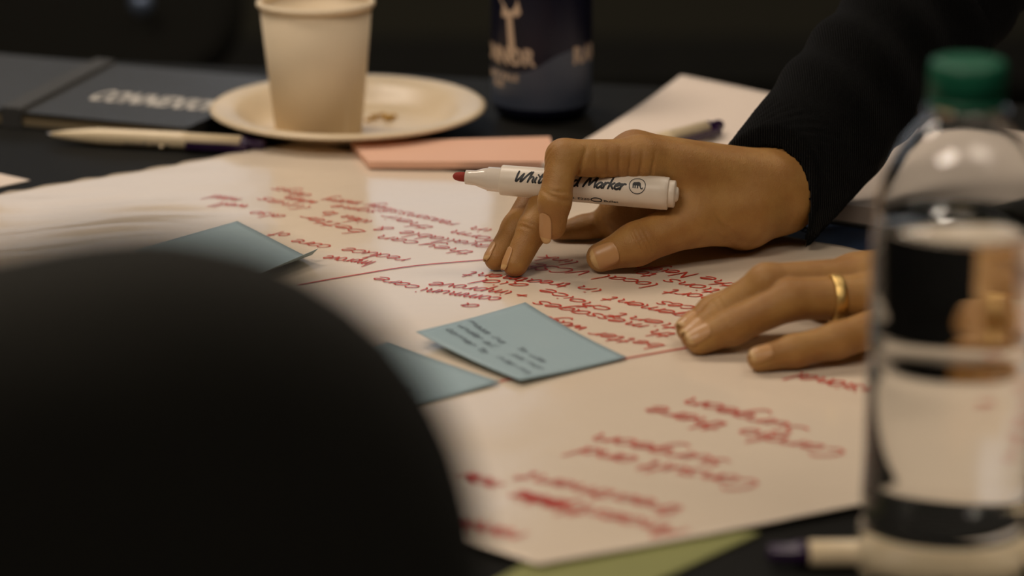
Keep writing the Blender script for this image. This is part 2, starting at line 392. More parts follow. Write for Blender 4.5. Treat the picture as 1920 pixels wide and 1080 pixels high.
# ------------------------------------------------------------------ the large written sheet
K, R_, Bc, L_ = np.array([-.131, 1.515]), np.array([.464, 1.059]), np.array([.01, .853]), np.array([-.494, 1.240])
def sheet_h(x, y):
    x = np.asarray(x, float); y = np.asarray(y, float)
    wob = .0004*np.sin(x*31+y*17)+.0003*np.sin(x*13-y*41)
    lw = (.12+.88/(1+np.exp((y-1.375)*70)))/(1+np.exp((x+.15)*30))*.75
    xs = x+.012*np.sin(y*23+1)+.006*np.sin(y*51); ys = y+.010*np.sin(x*19+.7)+.005*np.sin(x*47+2)
    m1 = .5+.5*np.sin(xs*21+ys*9); m2 = .5+.5*np.sin(xs*13-ys*17+2)
    wr = lw*(.00055*m1*np.sin(ys*118+xs*14)+.00045*m2*np.sin(ys*171-xs*33+1)+.0003*np.sin(ys*74+xs*51+3)+.0002*m1*np.sin(ys*263+xs*22))
    return .0030+wob+wr
N = 150; V = []
for i in range(N+1):
    for j in range(N+1):
        u, v = i/N, j/N
        p = (1-u)*((1-v)*K+v*L_)+u*((1-v)*R_+v*Bc)
        if v == 0 or u == 0: p = p+np.array([.0012*math.sin(41*(u+v)*3)+.0005*math.sin(97*(u+v)), .0012*math.sin(57*(u+v)*2)+.0005*math.sin(171*(u+v))])
        V.append((p[0], p[1], T+float(sheet_h(p[0], p[1]))))
F = [(i*(N+1)+j, (i+1)*(N+1)+j, (i+1)*(N+1)+j+1, i*(N+1)+j+1) for i in range(N) for j in range(N)]
sheet = link('paper_sheet', V, F, M['sheet'])
md = sheet.modifiers.new('thick', 'SOLIDIFY'); md.thickness = .0004; md.offset = -1
tag(sheet, 'large glossy white sheet covered in red handwriting on the black table', 'paper')
def write_on_sheet(text, p0, p1, size, wd, m, parent=sheet, hf=sheet_h, lift=.0004, name='handwriting'):
    a = G(*p0, .003)[:2]; b = G(*p1, .003)[:2]; d = b-a; Lg = np.linalg.norm(d); d /= Lg; up = np.array([-d[1], d[0]])
    st, wdt = strokes(text, .3)
    V2, F = ribbons([[np.array([q[0]/wdt*Lg, q[1]*size]) for q in s] for s in st], wd)
    P = [a+d*q[0]+up*q[1] for q in V2]
    V = [(p[0], p[1], T+float(hf(p[0], p[1]))+lift) for p in P]
    return link(name, V, F, m, parent, False)
WORDS = [  # text, start px, end px
 ('better', (1250, 649), (1119, 622)), ('ways', (1105, 617), (1023, 594)), ('th', (1275, 628), (1233, 618)), ('messages', (1220, 611), (1017, 567)),
 ('tient', (1290, 612), (1165, 588)), ('choice', (1150, 582), (1030, 545)), ('+', (1002, 558), (978, 552)), ('improve', (966, 550), (818, 530)),
 ('agement', (1325, 596), (1150, 558)), ('in', (1137, 547), (1090, 537)), ('treatment', (1077, 535), (887, 511)), ('vices', (1345, 580), (1243, 565)),
 ('local', (1242, 534), (1138, 516)), ('VCSE', (1115, 511), (1002, 494)), ('pport', (1372, 563), (1265, 543)), ('ations', (1385, 551), (1262, 523)),
 ('to', (1238, 515), (1203, 508)), ('link', (1092, 491), (1025, 478)), ('the', (1392, 536), (1328, 518)), ('Neighb', (1312, 514), (1182, 493)),
 ('aid', (997, 537), (912, 525)), ('communi', (944, 562), (798, 541)), ('care', (792, 539), (719, 519)), ('a', (905, 575), (875, 570)), ('or', (1010, 590), (985, 583)),
]
FAR = [('Improve', (708, 491), (617, 479)), ('reduce', (773, 486), (655, 465)), ('care', (625, 462), (561, 449)), ('of', (548, 440), (518, 436)),
 ('they', (897, 474), (801, 457)), ('can', (790, 456), (719, 443)), ('available', (925, 462), (764, 435)), ('&', (745, 431), (717, 427)),
 ('better', (690, 437), (580, 405)), ('form', (942, 450), (854, 433)), ('their', (820, 430), (732, 405)), ('idea to', (702, 418), (617, 397)),
 ('in', (929, 432), (891, 426)), ('reasons', (864, 421), (762, 399)), ('study', (758, 399), (700, 383)), ('some', (716, 398), (632, 385)),
 ('many', (682, 380), (614, 372)), ('days', (588, 367), (524, 352)), ('lines', (590, 390), (500, 370)), ('when', (600, 379), (545, 368)), ('well', (470, 385), (415, 378)), ('need', (455, 372), (405, 365)), ('also', (540, 405), (480, 395))]
NEAR = [('visional', (1662, 731), (1500, 700)), ('Cardio there', (1598, 850), (1233, 764)), ('Surgeon', (1524, 806), (1300, 749)), ('Consult and', (1435, 908), (1102, 836)),
 ('surgeon', (1374, 866), (1128, 812)), ('Anaesthetic', (1294, 994), (976, 920)), ('treatment', (1294, 955), (996, 884)), ('you are', (1068, 948), (985, 922)), ('now', (948, 908), (887, 884)), ('review', (992, 1004), (866, 972))]
for t, a, b in WORDS: write_on_sheet(t, a, b, .0058, .00098, M['red'])
for t, a, b in FAR: write_on_sheet(t, a, b, .0058, .00085, M['red'])
for t, a, b in NEAR: write_on_sheet(t, a, b, .0074, .0012, M['red'])
def ruled(pts, wd, m):
    P = [G(*p, .003)[:2] for p in pts]
    V2, F = ribbons([catmull(P, 24)], wd)
    link('ruled_line', [(p[0], p[1], T+float(sheet_h(p[0], p[1]))+.0004) for p in V2], F, m, sheet, False)
ruled([(560, 533), (640, 519), (770, 500), (910, 488), (1000, 476)], .0013, M['red'])
ruled([(700, 762), (935, 716), (1100, 688), (1280, 655), (1420, 630)], .0014, M['red'])

# ------------------------------------------------------------------ papers on and under the sheet
def curved_note(name, c, H4, m, label, sag=0., group=None, lines=(), curl=None, n=16, cat='sticky note'):
    # c: four corners (far-left, far-right, near-right, near-left) on the table plane; H4 their heights
    C = [np.array([*q[:2], T+h]) for q, h in zip(c, H4)]
    def surf(u, v):
        p = (1-v)*((1-u)*C[0]+u*C[1])+v*((1-u)*C[3]+u*C[2])
        p = p.copy(); p[2] += sag*math.sin(math.pi*u)*.5+sag*math.sin(math.pi*v)
        if curl: p = curl(p, u, v)
        return p
    V = [surf(i/n, j/n) for i in range(n+1) for j in range(n+1)]
    F = [(i*(n+1)+j, (i+1)*(n+1)+j, (i+1)*(n+1)+j+1, i*(n+1)+j+1) for i in range(n) for j in range(n)]
    o = link(name, V, F, m); md = o.modifiers.new('thick', 'SOLIDIFY'); md.thickness = .00025; md.offset = 0
    for t, (u0, v0), (u1, v1), size in lines:
        st, wdt = strokes(t); V2, F2 = ribbons([[np.array([q[0]/wdt, q[1]*size]) for q in s] for s in st], .009)
        d = np.array([u1-u0, v1-v0]); L = np.linalg.norm(d); e = np.array([d[1], -d[0]])/L
        V = []
        for q in V2:
            uv = np.array([u0, v0])+d*q[0]+e*q[1]; p = surf(*uv); V.append(p+np.array([0, 0, .0006]))
        V = np.array(V)
        link('handwriting', V, F2, M['note_ink'], o, False)
    return tag(o, label, cat, group)
h0 = .0045
curved_note('sticky_note', [G(780, 622, .009), G(985, 567, .007), G(1175, 670, .005), G(975, 713, .006)], [.009, .007, .005, .006], M['blue_note'],
    'pale blue sticky note with dark handwriting, lying whole on the white sheet', -.0012, 'blue sticky notes',
    [('mass ins', (.43, .03), (.39, .42), .034), ('to use', (.43, .52), (.40, .80), .034), ('under all', (.32, .05), (.28, .44), .034), ('corner to', (.20, .06), (.16, .50), .034), ('inter ma', (.18, .58), (.14, .93), .034), ('pal mor', (.31, .60), (.28, .90), .034)])
a, b, c3 = G(728, 640, .008), G(938, 716, .0045), G(785, 753, .005)
curved_note('sticky_note', [a, b, b+(c3-b)*1.55, a+(c3-b)*1.55], [.008, .0045, .005, .006], M['blue_note'],
    'blue sticky note half hidden behind the black chair back', -.001, 'blue sticky notes', [('more times', (.25, .5), (.75, .5), .03)])
a, b, c3 = G(445, 415, .006), G(592, 490, .0045), G(250, 471, .008)
def curl3(p, u, v):
    k = max(0, u-.86)/.14
    if k > 0: p = p+np.array([.001*k, .003*k*k, .006*k*k])*(1-.75*v)
    return p
curved_note('sticky_note', [a, b, b+(c3-a)*1.0, c3], [.006, .0045, .005, .008], M['blue_note'],
    'blue sticky note with a turned-up corner at the wrinkled end of the sheet', 0, 'blue sticky notes', [('notes here', (.15, .85), (.5, .72), .03)], curl3)
# salmon pad
pk = [G(658, 266, .0085), G(1030, 256, .0085), G(1047, 303, .0085), G(692, 303, .0085)]
pad = empty('sticky_pad', (pk[0]+pk[2])/2*np.array([1, 1, 0])+(0, 0, T))
ctr = np.array(pad.location)[:2]
V, F = prism([tuple(p[:2]-ctr) for p in pk], .0042, .0082); link('pad_block', V, F, M['pink'], pad, False)
V, F = prism([tuple((p[:2]-ctr)*1.004) for p in pk], .0082, .0085); link('top_note', V, F, M['pink'], pad, False)
tag(pad, 'salmon pink sticky note pad between the plate and the marker', 'sticky pad')
# green paper under the sheet
gp = [G(1120, 985), G(1425, 1004), G(1215, 1100), G(905, 1106)]
V, F = prism([tuple(p[:2]) for p in gp], T+.0002, T+.0012); o = link('green_paper', V, F, M['green'], None, False, origin=((gp[0]+gp[2])/2*np.array([1, 1, 0])+(0, 0, T)))
tag(o, 'yellow-green paper sticking out from under the large white sheet', 'paper')
# white paper corner
wp = [G(56, 340), G(0, 352), G(-260, 372), G(-200, 325), G(0, 328)]
V, F = prism([tuple(p[:2]) for p in wp], T+.0002, T+.0008); o = link('paper_scrap', V, F, M['paper'], None, False, origin=(wp[1]*np.array([1, 1, 0])+(0, 0, T)))
tag(o, 'small white paper card on the black table beyond the sheet', 'paper')

# ------------------------------------------------------------------ notebooks
def oriented(name, o, ex):
    e = empty(name, (o[0], o[1], T), math.atan2(ex[1], ex[0])); return e
# closed black notebook: local x along near edge, y away
nbD = G(350, 240, .011)
ex = (nbD-G(0, 206, .011)); ex[2] = 0; ex /= np.linalg.norm(ex)
nb = oriented('notebook', nbD, ex); WN, DN, HN = .255, .152, .011
def rounded(x0, y0, x1, y1, r, n=5):
    P = []
    for cx, cy, a0 in ((x1-r, y0+r, -90), (x1-r, y1-r, 0), (x0+r, y1-r, 90), (x0+r, y0+r, 180)):
        for k in range(n+1):
            a = math.radians(a0+90*k/n); P.append((cx+r*math.cos(a), cy+r*math.sin(a)))
    return P
for z0, z1 in ((0.0, .0018), (HN-.0018, HN)):
    V, F = prism(rounded(-WN, 0, 0, DN, .006), z0, z1); link('cover', V, F, M['cover'], nb, False)
V, F = prism(rounded(-WN, .002, -.004, DN-.002, .004), .0018, HN-.0018); link('page_block', V, F, M['paper_edge'], nb, False)
V, F = prism([(-.004, 0), (0, 0), (0, DN), (-.004, DN)], .0018, HN-.0018); link('spine', V, F, M['cover'], nb, False)
cz, sz = ex[0], ex[1]
def nb_local(p): q = p[:2]-nbD[:2]; return np.array([q[0]*cz+q[1]*sz, -q[0]*sz+q[1]*cz])
b0 = nb_local(G(22, 208, HN))[0]; b1 = nb_local(G(212, 112, HN))[0]; bw = .0075
def band(x0, y0, x1, y1, z0, z1): return prism([(x0-bw, y0), (x0+bw, y0), (x1+bw, y1), (x1-bw, y1)], z0, z1)
V, F = joinm([band(b0, -.0012, b0, 0, -.0002, HN+.0026), band(b0, 0, b1, DN, HN, HN+.0026), band(b1, DN, b1, DN+.0012, -.0002, HN+.0026)])
link('elastic_band', V, F, M['elastic'], nb, False)
def text_mesh(s, size=1., bold=.0, spacing=1.):
    cu = bpy.data.curves.new('t', 'FONT'); cu.body = s; cu.size = size; cu.offset = bold; cu.space_character = spacing; cu.resolution_u = 4
    o = bpy.data.objects.new('t', cu); COL.objects.link(o); dg = bpy.context.evaluated_depsgraph_get(); dg.update()
    me = o.evaluated_get(dg).to_mesh()
    V = [tuple(v.co) for v in me.vertices]; F = [tuple(p.vertices) for p in me.polygons]
    o.evaluated_get(dg).to_mesh_clear(); bpy.data.objects.remove(o); bpy.data.curves.remove(cu)
    return np.array(V), F
V, F = text_mesh('CONNEXIONS', .038, .0013, 1.05)
t0 = nb_local(G(160, 186, HN)); t1 = nb_local(G(425, 212, HN)); td = t1-t0; tL = np.linalg.norm(td); td /= tL
V[:, 0] *= tL/V[:, 0].max(); V = np.stack([t0[0]+V[:, 0]*td[0]-V[:, 1]*td[1], t0[1]+V[:, 0]*td[1]+V[:, 1]*td[0], V[:, 2]+HN+.0003], 1); link('lettering', V, F, M['white_print'], nb, False)
tag(nb, 'closed black notebook with elastic band and white lettering beside the plate', 'notebook')
# open notebook under the pen, right of the can
o1, o2 = G(1250, 155, .012), G(1120, 255, .012)
ey = o1-o2; ey[2] = 0; ey /= np.linalg.norm(ey); ex = np.array([ey[1], -ey[0], 0])
top_dir = G(1450, 190, .012)-o1
AL = math.radians(12); oc = o1+ex*.030-ey*.020; exr = ex*math.cos(AL)-ey*math.sin(AL)
on = empty('open_notebook', (oc[0], oc[1], T), math.atan2(exr[1], exr[0]))     # origin: far left corner; x right, y away
PW, PD = .150, .213
V, F = prism(rounded(-.004, -PD-.004, 2*PW+.004, .004, .012), .0005, .0025); link('cover', V, F, M['cover'], on, False)
for side in (0, 1):
    nn = 16; V = []
    for i in range(nn+1):
        t = i/nn; xx = PW*t if side == 0 else 2*PW-PW*t          # t: 0 at outer edge, 1 at spine
        z = .0085+.004*math.sin(math.pi*t)**.8-.005*max(0, t-.75)/.25
        for y in (0, -PD): V += [(xx, y, .0025), (xx, y, z)]
    F = []
    for i in range(nn):
        a = 4*i; b = a+4
        F += [(a+1, b+1, b+3, a+3), (a, a+2, b+2, b), (a, b, b+1, a+1), (a+2, a+3, b+3, b+2)]
    F += [(0, 1, 3, 2), (4*nn, 4*nn+2, 4*nn+3, 4*nn+1)]
    link('page_block', V, F, M['paper'], on, False)
nn = 24; V = []                                                # loose top page, its far outer corner curling up
for i in range(nn+1):
    for j in range(nn+1):
        t = i/nn; v = j/nn; z = .0089+.004*math.sin(math.pi*t)**.8-.005*max(0, t-.75)/.25
        c = max(0, 1-(t*1.3+v*.9))**1.6
        V.append((PW*t-.022*c, -PD*v+.012*c, z+.010*c))
F = [(i*(nn+1)+j, (i+1)*(nn+1)+j, (i+1)*(nn+1)+j+1, i*(nn+1)+j+1) for i in range(nn) for j in range(nn)]
pg = link('page', V, F, M['paper'], on); md = pg.modifiers.new('thick', 'SOLIDIFY'); md.thickness = .0002; md.offset = 0
tag(on, 'open notebook with blank white pages behind the writing hand', 'notebook')
# navy folder under the open notebook
nf = [G(1380, 420), G(1700, 395), G(2050, 470), G(1900, 545), G(1600, 478), G(1440, 446)]
nf = [np.array(p) for p in ((.10, 1.345, 0), (.30, 1.20, 0), (.42, 1.30, 0), (.24, 1.50, 0))]
V, F = prism([tuple(p[:2]) for p in nf], T+.0001, T+.0006); o = link('folder', V, F, M['navy'], None, False, origin=((nf[0]+nf[2])/2*np.array([1, 1, 0])+(0, 0, T)))
tag(o, 'dark navy card folder between the open notebook and the white sheet', 'folder')

# ------------------------------------------------------------------ pens
def make_pen():
    r = empty('ballpoint_pen', (0, 0, 0))                # along +x, tip at x=0, axis at z=R
    R = .0056
    def lx(prof, m, name, par=r, n=24):
        V, F = lathe([(p[1], p[0]) for p in prof], n); V = np.array(V)[:, [2, 0, 1]]; return link(name, V+(0, 0, R), F, m, par)
    lx([(.002, .0014), (.012, .0030), (.026, .0047), (.030, .0050), (.034, .0054), (.09, .0056), (.092, .0056), (.0925, .0052), (.128, .0050), (.1285, .003)], M['pen_white'], 'barrel')
    lx([(-.002, .0004), (.003, .0012)], M['alu'], 'pen_tip')
    lx([(.1285, .0042), (.130, .0046), (.133, .0044), (.134, .0036), (.142, .0036), (.1435, .0030), (.144, .0012)], M['purple'], 'plunger')
    bm = bmesh.new(); box(bm, (.094, -.0086, R-.0030), (.134, -.0066, R+.0012)); box(bm, (.128, -.0066, R-.0030), (.134, -.0035, R+.0012))
    c = obj('clip', bm, M['purple'], r)
    V, F = lathe([(.0005, -.0012), (.0012, -.0006), (.0014, 0), (.0012, .0006), (.0005, .0012)], 12); link('clip_ball', np.array(V)+(.0775, -.0064, R-.003), F, M['pen_white'], r)
    st, wd = strokes('mind care'); V2, F2 = ribbons([[q*np.array([.030/wd, .0016]) for q in s] for s in st], .0005)
    V = []
    for q in V2:
        an = -.6+q[1]/R; V.append((.052+q[0], -(R+.00012)*math.cos(an), R+(R+.00012)*math.sin(an)))
    link('lettering', V, F2, M['note_ink'], r, False)
    return r
pen = make_pen()
def place_pen(o, tip, end, h, label):
    d = end-tip; o.location = (tip[0], tip[1], T+h); o.rotation_euler = (0, 0, math.atan2(d[1], d[0]))
    tag(o, label, 'pen', 'white ballpoint pens with purple ends')
place_pen(pen, G(92, 268), G(490, 288), 0.0002, 'white ballpoint pen with purple clip in front of the closed notebook')
p2 = copy_tree(pen); e3 = G(1352, 236, .018); t3 = G(1190, 281, .018); d = (t3-e3)[:2]; d /= np.linalg.norm(d); t3 = np.array([*(e3[:2]+d*.144), 0])
place_pen(p2, t3, e3, .0132, 'white ballpoint pen with purple end lying across the open notebook')
p3 = copy_tree(pen); e4 = G(1438, 1064); t4 = G(1850, 1062); d = (t4-e4)[:2]; d /= np.linalg.norm(d); t4 = np.array([*(e4[:2]+d*.144), 0])
place_pen(p3, t4, e4, .0002, 'white ballpoint pen with purple end behind the water bottle')

# ------------------------------------------------------------------ plate, cup, crumbs
pc = G(653, 196, .016); PX, PY = pc[0], pc[1]; PR = .0900
plate = empty('paper_plate', (PX, PY, T))
prof = [(.0, .0012), (.052, .0012), (.060, .0020), (.068, .0065), (.074, .0125), (.080, .0148), (.089, .0164), (.0925, .0164), (PR, .0150), (.0940, .0138), (.0925, .0142), (.088, .0148), (.0795, .0130), (.0735, .0105), (.0675, .0045), (.060, .0004), (.052, 0.0), (.0, 0.0)]
prof = [(max(r*PR/.0945 if r != PR else PR, .0005), z+.0002) for r, z in prof]
V, F = lathe(prof, 96); link('dish', V, F, M['plate'], plate)
tag(plate, 'round cream paper plate holding the paper cup', 'plate')
CX, CY = G(607, 217, .002)[0], PY-.016
cup = empty('paper_cup', (CX, CY, T+.0016)); CH = .0865
V, F = lathe([(.0005, .004), (.0265, .004), (.0275, 0), (.0280, 0), (.0358, CH-.003), (.0347, CH-.003), (.0272, .0045), (.0005, .0048)], 72, False, False); link('cup_body', V, F, M['cup'], cup)
V, F = [], []
for i in range(72):
    for k in range(10):
        a = 2*math.pi*i/72; b = 2*math.pi*k/10; rr = .0359+.0021*math.cos(b); V.append((rr*math.cos(a), rr*math.sin(a), CH-.002+.0021*math.sin(b)))
F = [(i*10+k, ((i+1) % 72)*10+k, ((i+1) % 72)*10+(k+1) % 10, i*10+(k+1) % 10) for i in range(72) for k in range(10)]
link('rim', V, F, M['cup'], cup)
bm = bmesh.new(); box(bm, (-.0005, -.0002, .001), (.0005, .0002, CH-.004)); seam = obj('seam', bm, M['cup'], cup); seam.location = (.0187, -.0207, 0); seam.rotation_euler = (math.radians(5.2), 0, math.radians(42))
tag(cup, 'plain cream paper cup standing on the paper plate', 'cup')
random.seed(11)
for px, py, r in ((702, 216, .0032), (716, 212, .0026), (728, 218, .0038), (738, 214, .0024), (690, 220, .0022)):
    g = G(px, py, .004); bm = bmesh.new(); bmesh.ops.create_icosphere(bm, subdivisions=2, radius=r)
    for v in bm.verts: v.co *= random.uniform(.75, 1.15); v.co.z *= .6
    o = obj('crumb', bm, M['crumb'], None, True); o.location = (g[0], g[1], T+.0014+r*.5)
    tag(o, 'small yellow food crumb on the paper plate beside the cup', 'crumb', 'crumbs on the plate')

# ------------------------------------------------------------------ drink can
cg = G(1015, 213); can = empty('drink_can', (cg[0], cg[1], T)); CR = .0335
V, F = lathe([(.020, .002), (.0235, 0), (.026, 0), (.0312, .004), (CR, .0095), (CR, .110), (.0315, .117), (.027, .1205), (.0268, .122), (.0255, .122), (.0252, .119), (.0005, .1185)], 80); link('can_body', V, F, M['can_dark'], can)
def wrap(x, z, r=CR+.00025, a0=-math.pi/2): an = a0+x/CR; return (r*math.cos(an), r*math.sin(an), z)
# lighter lower band with a sweeping edge
n = 120; V = []; F = []
for i in range(n+1):
    x = (i/n-.5)*2*math.pi*CR; top = .0415+.0065*math.tanh((x-.002)/.012)+.0015*math.sin(x*60)
    for k in range(5): V.append(wrap(x, .0098+(top-.0098)*k/4, CR+.00012))
F = [(i*5+k, (i+1)*5+k, (i+1)*5+k+1, i*5+k+1) for i in range(n) for k in range(4)]
link('lower_band', V, F, M['can_blue'], can)
def can_text(s, x, z, size, w=None, bold=0):
    V, F = text_mesh(s, size, bold)
    if w: V[:, 0] *= w/V[:, 0].max()
    link('lettering', [wrap(x+v[0], z+v[1]) for v in V], F, M['can_print'], can, False)
can_text('CONNOR', -.064, .0395, .0155, .060, .0006); can_text('RANGE', .0215, .0395, .0155, .048, .0006)
can_text('HAZY PALE', -.050, .0285, .006, .034, .0002); can_text('ALE', -.040, .0235, .006, .012, .0002)
def can_poly(name, pts, par=can, m='can_print', r=CR+.00025):
    link(name, [wrap(x, z, r) for x, z in pts], [tuple(range(len(pts)))], M[m], par, False)
can_poly('emblem', [(-.030, .0905), (-.027, .100), (-.016, .081), (-.014, .074), (-.017, .071), (-.021, .072), (-.0175, .043), (-.0235, .043), (-.0255, .070), (-.030, .070), (-.029, .078), (-.033, .082)])
tag(can, 'dark blue drink can with cream lettering behind the plate', 'can')

# ------------------------------------------------------------------ water bottle
BX, BY = .1585, .836
bot = empty('water_bottle', (BX, BY, T)); BR = .0305; WL = .1425
outer = [(.004, .006), (.012, .004), (.019, .0008), (.025, .0008), (.0288, .004), (.0303, .010), (BR, .016), (BR, .024), (BR-.0012, .030), (BR-.0002, .036), (BR-.0006, .055), (BR-.0004, .072), (BR-.0003, .086), (BR-.0012, .092), (BR-.0003, .098), (BR-.0002, .105), (BR, .118), (BR, .132), (BR-.0004, .1385), (BR-.0008, WL)]
upper = [(BR-.0008, WL), (.0294, .147), (.0290, .150), (.0280, .156), (.0264, .1615), (.0240, .167), (.0210, .172), (.0172, .1765), (.0140, .1795), (.0122, .1815)]
neck = [(.0122, .1820), (.0148, .1826), (.0148, .1840), (.0118, .1846), (.0118, .1995)]
th = .00035
def fine(prof, k=5):
    q = catmull([np.array(p) for p in prof], k); return [(float(p[0]), float(p[1])) for p in q]
up = fine(upper, 4); full = up+neck; inner = [(r-th, z) for r, z in up]+[(.0114, .1825), (.0110, .1846), (.0110, .1995)]
V, F = joinm([lathe(full, 96, False, False), lathe(inner, 96, False, False)])
na, nbv = (len(full)-1)*96, len(full)*96+(len(inner)-1)*96; off_ = len(full)*96
F += [(na+k, na+(k+1) % 96, nbv+(k+1) % 96, nbv+k) for k in range(96)]+[(k, (k+1) % 96, off_+(k+1) % 96, off_+k) for k in range(96)]
link('bottle_shoulder', V, F, M['pet'], bot)
V, F = lathe(fine(outer, 5), 96); link('water_filled_body', V, F, M['water'], bot)
# cap with ribs
nC = 120; V = []; F = []; capz = [(.0131, .1848), (.0133, .1872), (.0127, .1875), (.0133, .1879), (.0133, .1985), (.0128, .2004), (.0114, .2011), (.0060, .2011), (.0005, .2011)]
for j, (r, z) in enumerate(capz):
    for k in range(nC):
        rr = r-(.00035 if (k % 2 and 3 <= j <= 5) else 0); a = 2*math.pi*k/nC; V.append((rr*math.cos(a), rr*math.sin(a), z))
F = [(j*nC+k, j*nC+(k+1) % nC, (j+1)*nC+(k+1) % nC, (j+1)*nC+k) for j in range(len(capz)-1) for k in range(nC)]
link('cap', V, F, M['cap'], bot)
tag(bot, 'clear plastic water bottle with green screw cap', 'bottle')

# ------------------------------------------------------------------ whiteboard marker
mA, mB = WS(849, 330, 1.268), WS(1271, 364.5, 1.2475)
ax = mB-mA; ML = np.linalg.norm(ax); ax /= ML
px_m = ML/422.0
mk = bpy.data.objects.new('whiteboard_marker', None); COL.objects.link(mk)
zz = np.array([0, 0, 1.0]); yy = np.cross(zz, ax); yy /= np.linalg.norm(yy); zz = np.cross(ax, yy)
mk.matrix_world = Matrix([[ax[0], yy[0], zz[0], mA[0]], [ax[1], yy[1], zz[1], mA[1]], [ax[2], yy[2], zz[2], mA[2]], [0, 0, 0, 1]])
mk.empty_display_size = .02
def mx(name, prof, m, n=48, par=mk):           # profile in target pixels along x, radius in metres
    V, F = lathe([(r, x*px_m) for x, r in prof], n); return link(name, np.array(V)[:, [2, 0, 1]], F, m, par)
mx('nib', [(0, .0004), (2, .0014), (6, .0021), (13, .0025), (26, .0026)], M['nib'])
o = mx('ferrule', [(24, .0034), (25, .0038), (43, .0040), (58, .0054), (66, .0060), (67, .0064), (91, .0066), (92, .0070)], M['marker_front'])
BR0, BR1 = .0080, .00865
mx('barrel', [(91, .0070), (92, BR0-.0003), (94, BR0), (240, (BR0+BR1)/2), (388, BR1), (396, BR1), (397, BR1-.0001), (404, BR1-.0001), (405, BR1-.0006)], M['marker'])
mx('end_plug', [(404, .0068), (405, .0071), (416, .0071), (417, .0066), (418, .0040), (421, .0038), (423, .0030), (424, .0012)], M['marker'])
def mwrap(x, s, dr=.0001):                     # x in metres along axis, s arc metres upwards from the text line
    r = BR0+(BR1-BR0)*min(1, max(0, (x/px_m-94)/294))+dr; an = TEXT_A+s/.0083
    return (x, -r*math.cos(an), r*math.sin(an))
TEXT_A = math.radians(36)
random.seed(3)
st, wd = strokes('Whiteboard Marker', .32, .03, .0); sx = 206*px_m/wd
V2, F2 = ribbons([[np.array([q[0]*sx+119*px_m, q[1]*.0031-.0030]) for q in s] for s in st], .0011)
link('lettering', [mwrap(*q) for q in V2], F2, M['ink'], mk, False)
lc = 349*px_m; cir = [np.array([lc+.0042*math.cos(a), -.0002+.0042*math.sin(a)]) for a in np.linspace(0, 2*math.pi, 40)]
V2, F2 = ribbons([cir], .00042); link('logo_ring', [mwrap(*q) for q in V2], F2, M['ink'], mk, False)
eb = [[(-.0026, -.0018), (-.0028, .0006), (-.0022, .0016), (-.0004, .0018), (.0006, .0020), (.0016, .0016), (.0020, .0004), (.0022, -.0012), (.0028, -.0016), (.0032, -.0008), (.0034, -.0010), (.0031, -.0021), (.0021, -.0022), (.0014, -.0010), (.0010, -.0002), (.0006, -.0004), (.0006, -.0018), (-.0002, -.0018), (-.0002, -.0002), (-.0008, -.0002), (-.0008, -.0018), (-.0015, -.0018), (-.0015, -.0002), (-.0019, -.0003), (-.0019, -.0018)]]
bm = bmesh.new(); vs = [bm.verts.new((lc+x*.92, y*.92, 0)) for x, y in eb[0]]; bm.faces.new(vs); bmesh.ops.triangulate(bm, faces=bm.faces)
Vq = [tuple(v.co) for v in bm.verts]; bm.verts.index_update(); Fq = [[v.index for v in f.verts] for f in bm.faces]; bm.free()
link('elephant_logo', [mwrap(x, y, .00018) for x, y, z in Vq], Fq, M['ink'], mk, False)
for t, x0, x1, s0 in (('NO. E220', 216, 262, -.0108), ('Bullet', 288, 316, -.0110)):
    V, F = text_mesh(t, .0022, .00004); V[:, 0] *= (x1-x0)*px_m/V[:, 0].max(); link('small_print', [mwrap(x0*px_m+v[0], s0+v[1]) for v in V], F, M['ink'], mk, False)
for x0 in (205, 275):
    cir = [np.array([x0*px_m+.0028*math.cos(a), -.0100+.0014*math.sin(a)]) for a in np.linspace(0, 2*math.pi, 24)]
    V2, F2 = ribbons([cir], .0007); link('small_print', [mwrap(*q) for q in V2], F2, M['ink'], mk, False)
tag(mk, 'white whiteboard marker with bare red nib held in the hand', 'marker')

# ------------------------------------------------------------------ the person
def finger(pts, rad, fn=W):
    P = [fn(*p) for p in pts]
    return list(zip(P[:-1], P[1:], rad[:-1], rad[1:]))
def chain(P, segs, k):
    d = None
    for a, b, ra, rb in segs:
        q = rcone(P, a, b, ra, rb); d = q if d is None else smin(d, q, k)
    return d
def creases(P, d, L):
    for c, n, R, w_, a in L:
        q = P-c; s = q@n; rr = np.linalg.norm(q, axis=1)
        d = d+1.25*a*np.exp(-(s/w_)**2)*np.clip(1.3-rr/R, 0, 1)
    return d
def unit(v): v = np.asarray(v, float); return v/np.linalg.norm(v)
def hand_sdf(fingers, palm, kp, thumb, kt, crs):
    def f(P):
        pal = chain(P, palm, kp); d = smin(pal, chain(P, thumb, .005), kt)
        base = d
        for fg in fingers: d = np.minimum(d, smin(base, chain(P, fg, .0035), .006))
        return np.maximum(creases(P, d, crs), T+.0040-P[:, 2])      # fingers rest on the sheet
    return f
